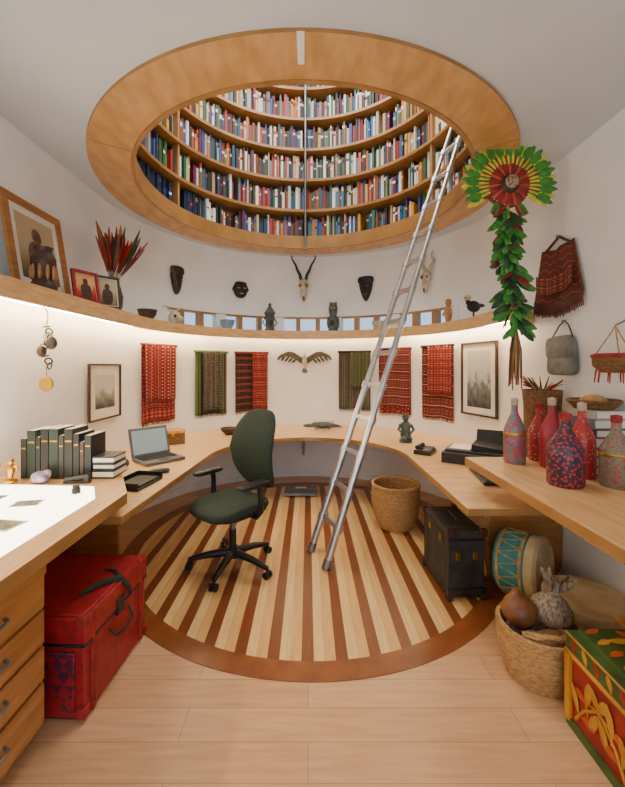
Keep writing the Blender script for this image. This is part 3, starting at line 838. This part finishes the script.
# ------------------------------------------------------------------ desk objects
lb = M('laptop_grey', '#6c6e72', '#5c5e62', rough=.4, metal=.3); scr = emis('screen', '#7c8c8c', .6)
b = B('laptop', Tr(-1.34, 3.38, .751) @ Rz(rad(48)))
b.box((0, 0, .015), (.36, .28, .024), lb); b.box((0, .03, .0285), (.31, .13, .004), black); b.box((0, -.09, .028), (.09, .055, .003), black)
for i in range(5):
    for j in range(12): b.box((-.14+j*.0255, -.018+i*.025, .032), (.02, .018, .005), black)
Rt = Rx(rad(-18)); b.box((0, .14+.043, .15), (.36, .014, .26), lb, R=Rt); b.box((0, .134+.041, .152), (.32, .006, .215), scr, R=Rt)
b.cyl((-.15, .14, .028), (.15, .14, .028), .009, black); b.box((0, 0, .002), (.30, .22, .004), black); b.done(bevel=.003)
b = B('wooden_box', Tr(-1.50, 4.12, .751) @ Rz(rad(30))); b.box((0, 0, .06), (.26, .18, .12), wickd); b.box((0, 0, .135), (.27, .19, .03), wick); b.box((0, -.095, .11), (.03, .012, .04), gold); b.done(bevel=.005)
bowl('dark_bowl', Tr(-.98, 4.68, .751), .11, .08, dkwood)
b = B('crocodile_carving', Tr(.20, 5.05, .75) @ Rz(rad(8)))
b.sq((0, 0, .055), (.15, .05, .045), stone); b.sq((-.18, 0, .055), (.09, .032, .025), stone); b.sq((-.11, 0, .07), (.04, .035, .03), stone)
b.tube([(.12, 0, .05), (.2, .01, .04), (.27, .03, .02)], [.035, .02, .005], stone)
for x in (-.08, .08):
    for k in (-1, 1): b.tube([(x, .03*k, .04), (x+.01, .065*k, .03), (x-.02, .075*k, .009)], [.014, .011, .008], stone)
for i in range(9): b.cyl((-.1+i*.03, 0, .09), (-.1+i*.03, 0, .115), .011, stone, .001, 6)
b.done()
b = B('kneeling_statuette', Tr(1.09, 4.2, .75))
b.lathe([(0, 0), (.07, 0), (.07, .03), (.05, .035), (.06, .08), (.05, .14), (.06, .19), (.045, .22), (.02, .235), (0, .235)], stone, 20)
b.sq((0, 0, .275), (.036, .04, .047), stone); b.sq((0, -.04, .27), (.008, .012, .012), stone)
for k in (-1, 1): b.tube([(.055*k, 0, .2), (.085*k, -.02, .14), (.04*k, -.06, .11)], [.018, .016, .012], stone); b.sq((.035*k, -.05, .05), (.025, .05, .025), stone)
b.done()
b = B('equipment_case', Tr(1.53, 3.34, .75) @ Rz(rad(-32)))
b.box((0, 0, .045), (.58, .40, .09), blackl); b.box((0, .02, .1), (.54, .34, .02), black); b.box((-.16, .02, .114), (.18, .24, .008), paper)
b.box((.08, .03, .13), (.28, .26, .045), black, R=Ry(rad(5))); b.box((0, -.202, .05), (.12, .01, .02), steel)
b.box((.08, .16, .20), (.26, .02, .13), blackl, R=Rx(rad(-25)))
b.tube([(-.07, -.20, .06), (-.06, -.23, .06), (.06, -.23, .06), (.07, -.20, .06)], .007, black); b.done(bevel=.008)
b = B('telephone', Tr(1.14, 3.66, .751) @ Rz(rad(-35)))
b.box((0, 0, .02), (.16, .20, .04), black); b.box((.0, .04, .045), (.14, .10, .015), blackl, R=Rx(rad(8)))
b.tube([(-.05, -.09, .065), (-.05, -.05, .075), (-.05, .05, .075), (-.05, .09, .065)], [.022, .014, .014, .022], black, 10)
for i in range(3):
    for j in range(4): b.box((.01+i*.022, -.07+j*.022, .043), (.016, .015, .008), steel)
b.done(bevel=.003)
b = B('keyboard', Tr(1.36, 2.86, .75) @ Rz(rad(80)))
b.box((0, 0, .012), (.42, .15, .022), black)
for i in range(4):
    for j in range(14): b.box((-.19+j*.029, -.05+i*.032, .026), (.023, .025, .008), blackl)
b.done(bevel=.002)
b = B('leather_pouch', Tr(-1.60, 3.10, .75)); b.sq((0, 0, .05), (.12, .08, .05), dkwood, .7, .8, 24, f=lambda x, y, z: (x*(1-.3*max(0, z)/.05), y, z)); b.sq((0, 0, .105), (.05, .04, .02), dkwood); b.tube([(-.06, 0, .09), (-.03, 0, .135), (.03, 0, .135), (.06, 0, .09)], .006, horn); b.done()
b = B('eyeglasses_case', Tr(-1.18, 2.98, .75) @ Rz(.5)); b.sq((0, 0, .018), (.08, .032, .018), black, .6, .6); b.box((0, 0, .019), (.157, .062, .003), steel); b.done()
b = B('paper_tray', Tr(-1.22, 2.70, .75) @ Rz(rad(80))); b.box((0, 0, .008), (.30, .20, .012), black); b.box((0, .10, .03), (.30, .008, .05), black)
for k in (-1, 1): b.box((.15*k, 0, .03), (.008, .20, .05), black)
b.box((0, 0, .022), (.27, .17, .012), blackl); b.done()
b = B('notebook', Tr(-1.52, 2.80, .75) @ Rz(.2)); b.box((0, 0, .015), (.16, .22, .026), dkwood); b.box((.004, 0, .015), (.156, .214, .018), paper); b.done()

# items on the light table
b = B('reference_books', Tr(-1.78, 2.41, .9035)); x = 0
for w, h, c in [(.04, .24, '#141c18'), (.055, .29, '#162a20'), (.03, .25, '#202022'), (.05, .30, '#141416'), (.06, .30, '#182c22'), (.035, .26, '#2c2a26'), (.055, .3, '#141812'), (.04, .27, '#101012'), (.03, .22, '#3c2a20'), (.045, .26, '#141416')]:
    cm = M('cover_'+c[1:], c, rough=.5)
    b.box((x+w/2, 0, .006+h/2), (w-.004, .17, h), cm); b.box((x+w/2, .004, .006+h/2), (w-.012, .162, h+.002), paper)
    b.box((x+w/2, -.0855, .006+h*.75), (w-.014, .003, .010), gold); x += w
b.box((x/2, 0, .003), (x, .17, .006), black)
z = .0
for w, h, c in ((.17, .05, '#2a2622'), (.15, .04, '#20342a'), (.16, .045, '#1e1e20')):
    cm = M('cover_'+c[1:], c, rough=.5); b.box((x+.07, .0, z+h/2), (.13, w, h-.001), cm); b.box((x+.072, -.002, z+h/2), (.128, w, h-.02), paper); b.box((x+.007, 0, z+h/2), (.008, w+.002, h-.001), cm); z += h
b.done(bevel=.002)
b = B('amethyst_stone', Tr(-1.60, 2.25, .9005)); b.sq((0, 0, .035), (.05, .04, .035), M('amethyst', '#6a5a74', '#a89ab0', rough=.3, scale=30), .8, .7, 9); b.sq((.03, .01, .05), (.022, .022, .026), bone, .8, .8, 7); b.done()
b = B('brass_figurine', Tr(-1.78, 2.25, .9035)); b.lathe([(0, 0), (.035, 0), (.035, .015), (.012, .025), (.02, .06), (.025, .09), (.012, .11), (0, .11)], gold, 16); b.sq((0, 0, .125), (.018, .018, .022), gold)
for k in (-1, 1): b.tube([(.02*k, 0, .095), (.05*k, -.01, .08), (.05*k, -.02, .12)], .006, gold)
b.done()
b = B('stapler', Tr(-1.38, 2.25, .9005) @ Rz(.1)); b.box((0, 0, .008), (.15, .035, .014), black); b.box((0, 0, .035), (.14, .03, .022), black, R=Ry(rad(-8))); b.box((.055, 0, .02), (.03, .03, .03), black); b.done(bevel=.003)
b = B('loupe', Tr(-1.27, 2.06, .9035)); b.lathe([(0, 0), (.022, 0), (.022, .025), (.018, .03), (.018, .04), (0, .04)], black, 20); b.done()
b = B('photo_slides', Tr(0, 0, .9035))
dk = M('slide_film', '#9c9880', '#5c5a48', scale=20)
for x, y, w, h, a in ((-1.42, 1.90, .13, .09, .2), (-1.62, 1.70, .09, .09, .6), (-1.34, 1.64, .17, .11, -.15), (-1.66, 1.98, .12, .08, 0)): b.box((x, y, .002), (w, h, .003), paper, R=Rz(a)); b.box((x, y, .0045), (w*.8, h*.75, .002), dk, R=Rz(a))
b.done()

# ------------------------------------------------------------------ bottles
beads = [spots('beads_pink_teal', '#9c4a58', '#3a8c8c', 42, .42), spots('beads_red', '#98202c', '#d8c8b0', 55, .22), spots('beads_crimson', '#981c2c', '#2c3a6a', 55, .25), spots('beads_dark', '#2c2838', '#a82838', 56, .42), spots('beads_scarlet', '#a8242c', '#e0b04a', 50, .2), spots('beads_green', '#6a7c5c', '#a8344a', 60, .42)]
for i, (x, y, r, h) in enumerate([(1.39, 2.53, .068, .44), (1.60, 2.60, .07, .40), (1.57, 2.42, .072, .45), (1.41, 2.06, .090, .40), (1.61, 2.21, .07, .44), (1.665, 2.03, .078, .39)]):
    b = B('beaded_bottle', Tr(x, y, .95)); k = h
    b.lathe([(0, 0), (r*.92, 0), (r, .012), (r, k*.42), (r*.96, k*.52), (r*.55, k*.68), (r*.32, k*.76), (r*.28, k*.9)], beads[i], 28)
    b.lathe([(r*.28, k*.88), (r*.34, k*.89), (r*.34, k*.98), (0, k)], redm if i % 2 else bone, 16)
    if i in (0, 5): b.lathe([(r*1.01, k*.43), (r*1.05, k*.45), (r*1.01, k*.47)], gold, 28)
    b.done()
b = B('book_stack'); z = .95
for i, (w, d, h, c) in enumerate([(.30, .24, .05, '#5c6a70'), (.28, .22, .06, '#8c8478'), (.29, .22, .05, '#3a4048'), (.26, .21, .06, '#a89a80'), (.27, .2, .05, '#6a3a2c'), (.24, .2, .06, '#787c80'), (.25, .19, .05, '#c9c2b4')]):
    cm = M('jacket_'+c[1:], c); R_ = Rz(random.uniform(-.1, .1))
    T_ = (1.81, 2.37, z+h/2)
    b.box((T_[0], T_[1], z+.003), (d, w, .006), cm, R=R_); b.box((T_[0], T_[1], z+h-.003), (d, w, .006), cm, R=R_); b.box((T_[0]+.004, T_[1], z+h/2), (d-.016, w-.012, h-.012), paper, R=R_)
    b.box((T_[0]-d/2+.003, T_[1], z+h/2), (.006, w, h), cm, R=None); z += h
b.done()
b = B('woven_tray', Tr(1.80, 2.37, z)); b.lathe([(0, 0), (.10, 0), (.13, .03), (.14, .05), (.13, .05), (.09, .015), (0, .012)], wickd, 28); b.lathe([(.128, .045), (.142, .04), (.148, .052), (.14, .062), (.128, .055)], wickd, 28)
b.sq((.0, 0, .05), (.07, .08, .04), wick); b.done()
b = B('palm_basket', Tr(1.78, 2.86, .75) ); b.lathe([(0, 0), (.09, 0), (.12, .2), (.125, .55), (.135, .67), (.12, .67), (.11, .5), (0, .48)], wickd, 24)
for i in range(26):
    a = random.uniform(0, 6.28); b.tube([(0, 0, .5), (.06*cos(a), .05*sin(a), .68), (.14*cos(a), .12*sin(a), .70+random.random()*.08)], [.006, .008, .003], random.choice([wick, redm, dkwood]))
b.done()

# ------------------------------------------------------------------ wall hangings right
b = B('woven_bag', Tr(RW-.003, 2.90, 0) @ Rz(rad(-90)))
bagm = stripe('bag_weave', [(0, '#6a2c20'), (.3, '#4a3024'), (.5, '#98603a'), (.6, '#6a2c20')], 7, 1, .5, 10)
bagf = woven('bag_flap_weave', [(0, '#3a2018'), (.3, '#7c3020'), (.7, '#a8683c')], 8, 6, [(0, '#4a2c20'), (.3, '#8c4028')], 4, 1, mhi=.4)
brn = M('bag_fringe', '#6a3424', '#4a2418')
def bf(u, v):
    w = .36+.20*(1-v); return ((u-.5)*w, -.03-.012*sin(u*12), 2.14+.36*v-.05*(1-(2*u-1)**2)*(1-v)+.03*abs(2*u-1)*v)
b.grid(bf, 24, 14, bagm)
b.grid(lambda u, v: ((u-.5)*.44, -.055-.01*sin(u*15), 2.20+.14*v-.05*(1-(2*u-1)**2)), 20, 8, bagf)
for i in range(34):
    u = (i+.5)/34; p = bf(u, 0); b.tube([p, (p[0]*1.02, -.035, p[2]-.05), (p[0]*1.04, -.03, p[2]-.10-.02*random.random())], [.006, .005, .002], brn, 5)
b.tube([(-.17, -.03, 2.50), (-.08, -.02, 2.55), (0, -.01, 2.60), (.08, -.02, 2.55), (.17, -.03, 2.50)], .008, brn); b.cyl((0, -.03, 2.6), (0, -.001, 2.6), .008, steel)
b.done(solid=.004)
b = B('leather_satchel', Tr(RW-.003, 2.84, 0) @ Rz(rad(-90)))
gre = M('grey_leather', '#7c7c78', '#5a5a58', rough=.6, scale=12, bump=.3)
b.sq((0, -.03, 1.68), (.15, .028, .15), gre, .35, .5, 24, f=lambda x, y, z: (x*(1-.12*z/.15), y, z)); b.sq((0, -.055, 1.74), (.15, .012, .08), gre, .35, .5, 20)
b.tube([(-.12, -.03, 1.81), (-.05, -.015, 1.91), (0, -.01, 1.94), (.05, -.015, 1.91), (.12, -.03, 1.81)], .005, dkwood); b.cyl((0, -.03, 1.94), (0, -.001, 1.94), .007, steel); b.done()
b = B('hanging_basket', Tr(1.815, 2.22, 0)); b.lathe([(0, 1.56), (.07, 1.56), (.11, 1.60), (.115, 1.66), (.10, 1.66), (.09, 1.6), (0, 1.58)], wickd, 28)
b.lathe([(.10, 1.655), (.118, 1.65), (.122, 1.665), (.1, 1.675)], redm, 28)
for a in range(3):
    t = a*2.09; b.tube([(.108*cos(t), .108*sin(t), 1.66), (.02*cos(t), .02*sin(t), 1.80), (.0, 0, 1.84)], .004, rope)
for i in range(10): t = i*.628; b.tube([(.09*cos(t), .09*sin(t), 1.58), (.1*cos(t), .1*sin(t), 1.50)], [.005, .003], redm)
b.tube([(0, 0, 1.84), (.06, 0, 1.87), (.132, 0, 1.86)], .006, steel); b.done()

# ------------------------------------------------------------------ feather headdress
fg = M('parrot_green', '#3f8c2c', '#2c6a20', scale=20); fy = M('parrot_yellow', '#d8c83a', '#b8a020', scale=20); fr_ = M('macaw_red', '#98201c', '#5c1414', scale=20); fdk = M('feather_dark_green', '#23501f', '#16351a', scale=20)
b = B('feather_headdress', Tr(1.46, 2.76, 0))
hc = Vector((0, 0, 2.92))
for i in range(52):
    a = rad(-32+244*i/51); d = Vector((cos(a)*1.12, -.15, sin(a)))
    b.feather(hc+d*.14, d, .16+.03*(i % 2), .05, fg if i % 3 else fy, nrm=(0, -1, 0), curl=-.1+.05*(i % 3))
    b.feather(hc+d*.11+Vector((0, -.015, 0)), d, .10, .04, (fy, fg, fy, fr_)[i % 4], nrm=(0, -1, 0), curl=-.1)
for i in range(44):
    a = rad(360*i/44); d = Vector((cos(a), -.1, sin(a)))
    b.feather(hc+d*.05+Vector((0, -.035, 0)), d, .11, .035, (fr_, fr_, fr_, fth[3])[i % 4], nrm=(0, -1, 0), curl=-.15)
b.sq((0, -.04, 2.92), (.07, .03, .07), dkwood); b.sq((0, -.075, 2.92), (.05, .01, .05), spots('bead_disc', '#98886c', '#7c1c1c', 60, .4))
b.lathe([(.145, -.012), (.16, -.012), (.16, .012), (.145, .012), (.145, -.012)], wickd, 32, (0, 0, 2.92), Rx(rad(90)))
for k in (-1, 1):
    for i in range(4): b.feather((.04*k, -.02, 2.83), (k*(.25+.12*i), 0, -.8), .16, .04, (fr_, fg)[i % 2])
b.cyl((0, 0, 2.92), (0, 0, ZC-.001), .004, rope, n=6)
pts = [(0, -.01, 2.85), (.01, 0, 2.5), (.04, 0, 2.15), (.06, 0, 1.85)]
b.tube(pts, .014, rope)
for i in range(170):
    t = i/170; z = 2.76-t*.86; x = .02*sin(t*14)+.06*t; a = random.uniform(0, 2*pi)
    d = Vector((cos(a)*.8, sin(a)*.6, -random.uniform(.3, 1.0)))
    b.feather((x, 0, z), d, random.uniform(.11, .18), .045, random.choice([fg, fdk, fth[2], fr_]) if i % 4 == 0 else random.choice([fdk, fg, fg]), nrm=(sin(a)*.5, -1, .2), curl=random.uniform(-.2, .2))
straw = M('straw_tassel', '#b89c64', '#8c6e40', rough=.9)
for i in range(36):
    a = random.uniform(0, 6.28); r = random.uniform(.005, .05)
    b.tube([(.06, 0, 1.92), (.06+r*cos(a), r*sin(a), 1.72), (.055+r*1.2*cos(a), r*1.2*sin(a), 1.42+random.uniform(0, .16))], [.006, .006, .004], random.choice([straw, straw, fth[2], redm]), 5)
b.done()

b = B('hanging_scale', Tr(-1.60, 2.30, 0))
b.tube([(-.02, 0, 1.961), (0, -.0, 1.95), (.01, 0, 1.90), (.0, 0, 1.85)], .004, steel)
for i in range(9):
    t = i/8; b.lathe([(.018, -.004), (.024, 0), (.018, .004), (.014, 0), (.018, -.004)], horn, 12, (.02*sin(i), .0, 1.84-.03*i), Rx(1.2 if i % 2 else .2) @ Ry(i))
b.sq((.03, 0, 1.74), (.035, .02, .04), horn); b.sq((-.03, 0, 1.69), (.03, .02, .035), dkwood); b.sq((.01, 0, 1.78), (.03, .018, .03), bone)
b.cyl((0, 0, 1.62), (0, 0, 1.52), .003, gold); b.cyl((0, -.006, 1.49), (0, .006, 1.49), .04, gold, n=24); b.lathe([(.04, -.008), (.046, 0), (.04, .008)], gold, 24, (0, 0, 1.49), Rx(rad(90)))
b.done()

# ------------------------------------------------------------------ lights
def area(name, loc, rot, sx, sy, e, col):
    l = bpy.data.lights.new(name, 'AREA'); l.shape = 'RECTANGLE'; l.size = sx; l.size_y = sy; l.energy = e; l.color = col
    o = bpy.data.objects.new(name, l); o.location = loc; o.rotation_euler = rot; bpy.context.scene.collection.objects.link(o); return o
area('rear_fill', (0, YB-.12, 1.6), (rad(90), 0, 0), 2.5, 2.3, 56, (.82, .91, 1))  # cool fill lamp set in the added window behind the camera
l = area('drum_fill', (0, CY, ZD+NT*SH+.10), (0, 0, 0), 2.2, 2.2, 125, (1, .95, .85)); l.data.shape = 'DISK'  # added disc lamp below the solid drum ceiling, which has no skylight opening
w = bpy.data.worlds.new('World'); bpy.context.scene.world = w; w.use_nodes = True
bg = w.node_tree.nodes['Background']; bg.inputs[0].default_value = (.66, .80, 1, 1); bg.inputs[1].default_value = 1.3

# ------------------------------------------------------------------ camera
cd = bpy.data.cameras.new('camera'); cam = bpy.data.objects.new('camera', cd); bpy.context.scene.collection.objects.link(cam)
cam.location = (0, 0, 1.6); cam.rotation_euler = (rad(90), 0, 0)
cd.sensor_fit = 'VERTICAL'; cd.sensor_height = 24; cd.lens = 24*376/787
cd.shift_y = -27.5/787; cd.shift_x = 4.5/787; cd.clip_start = .05
bpy.context.scene.camera = cam
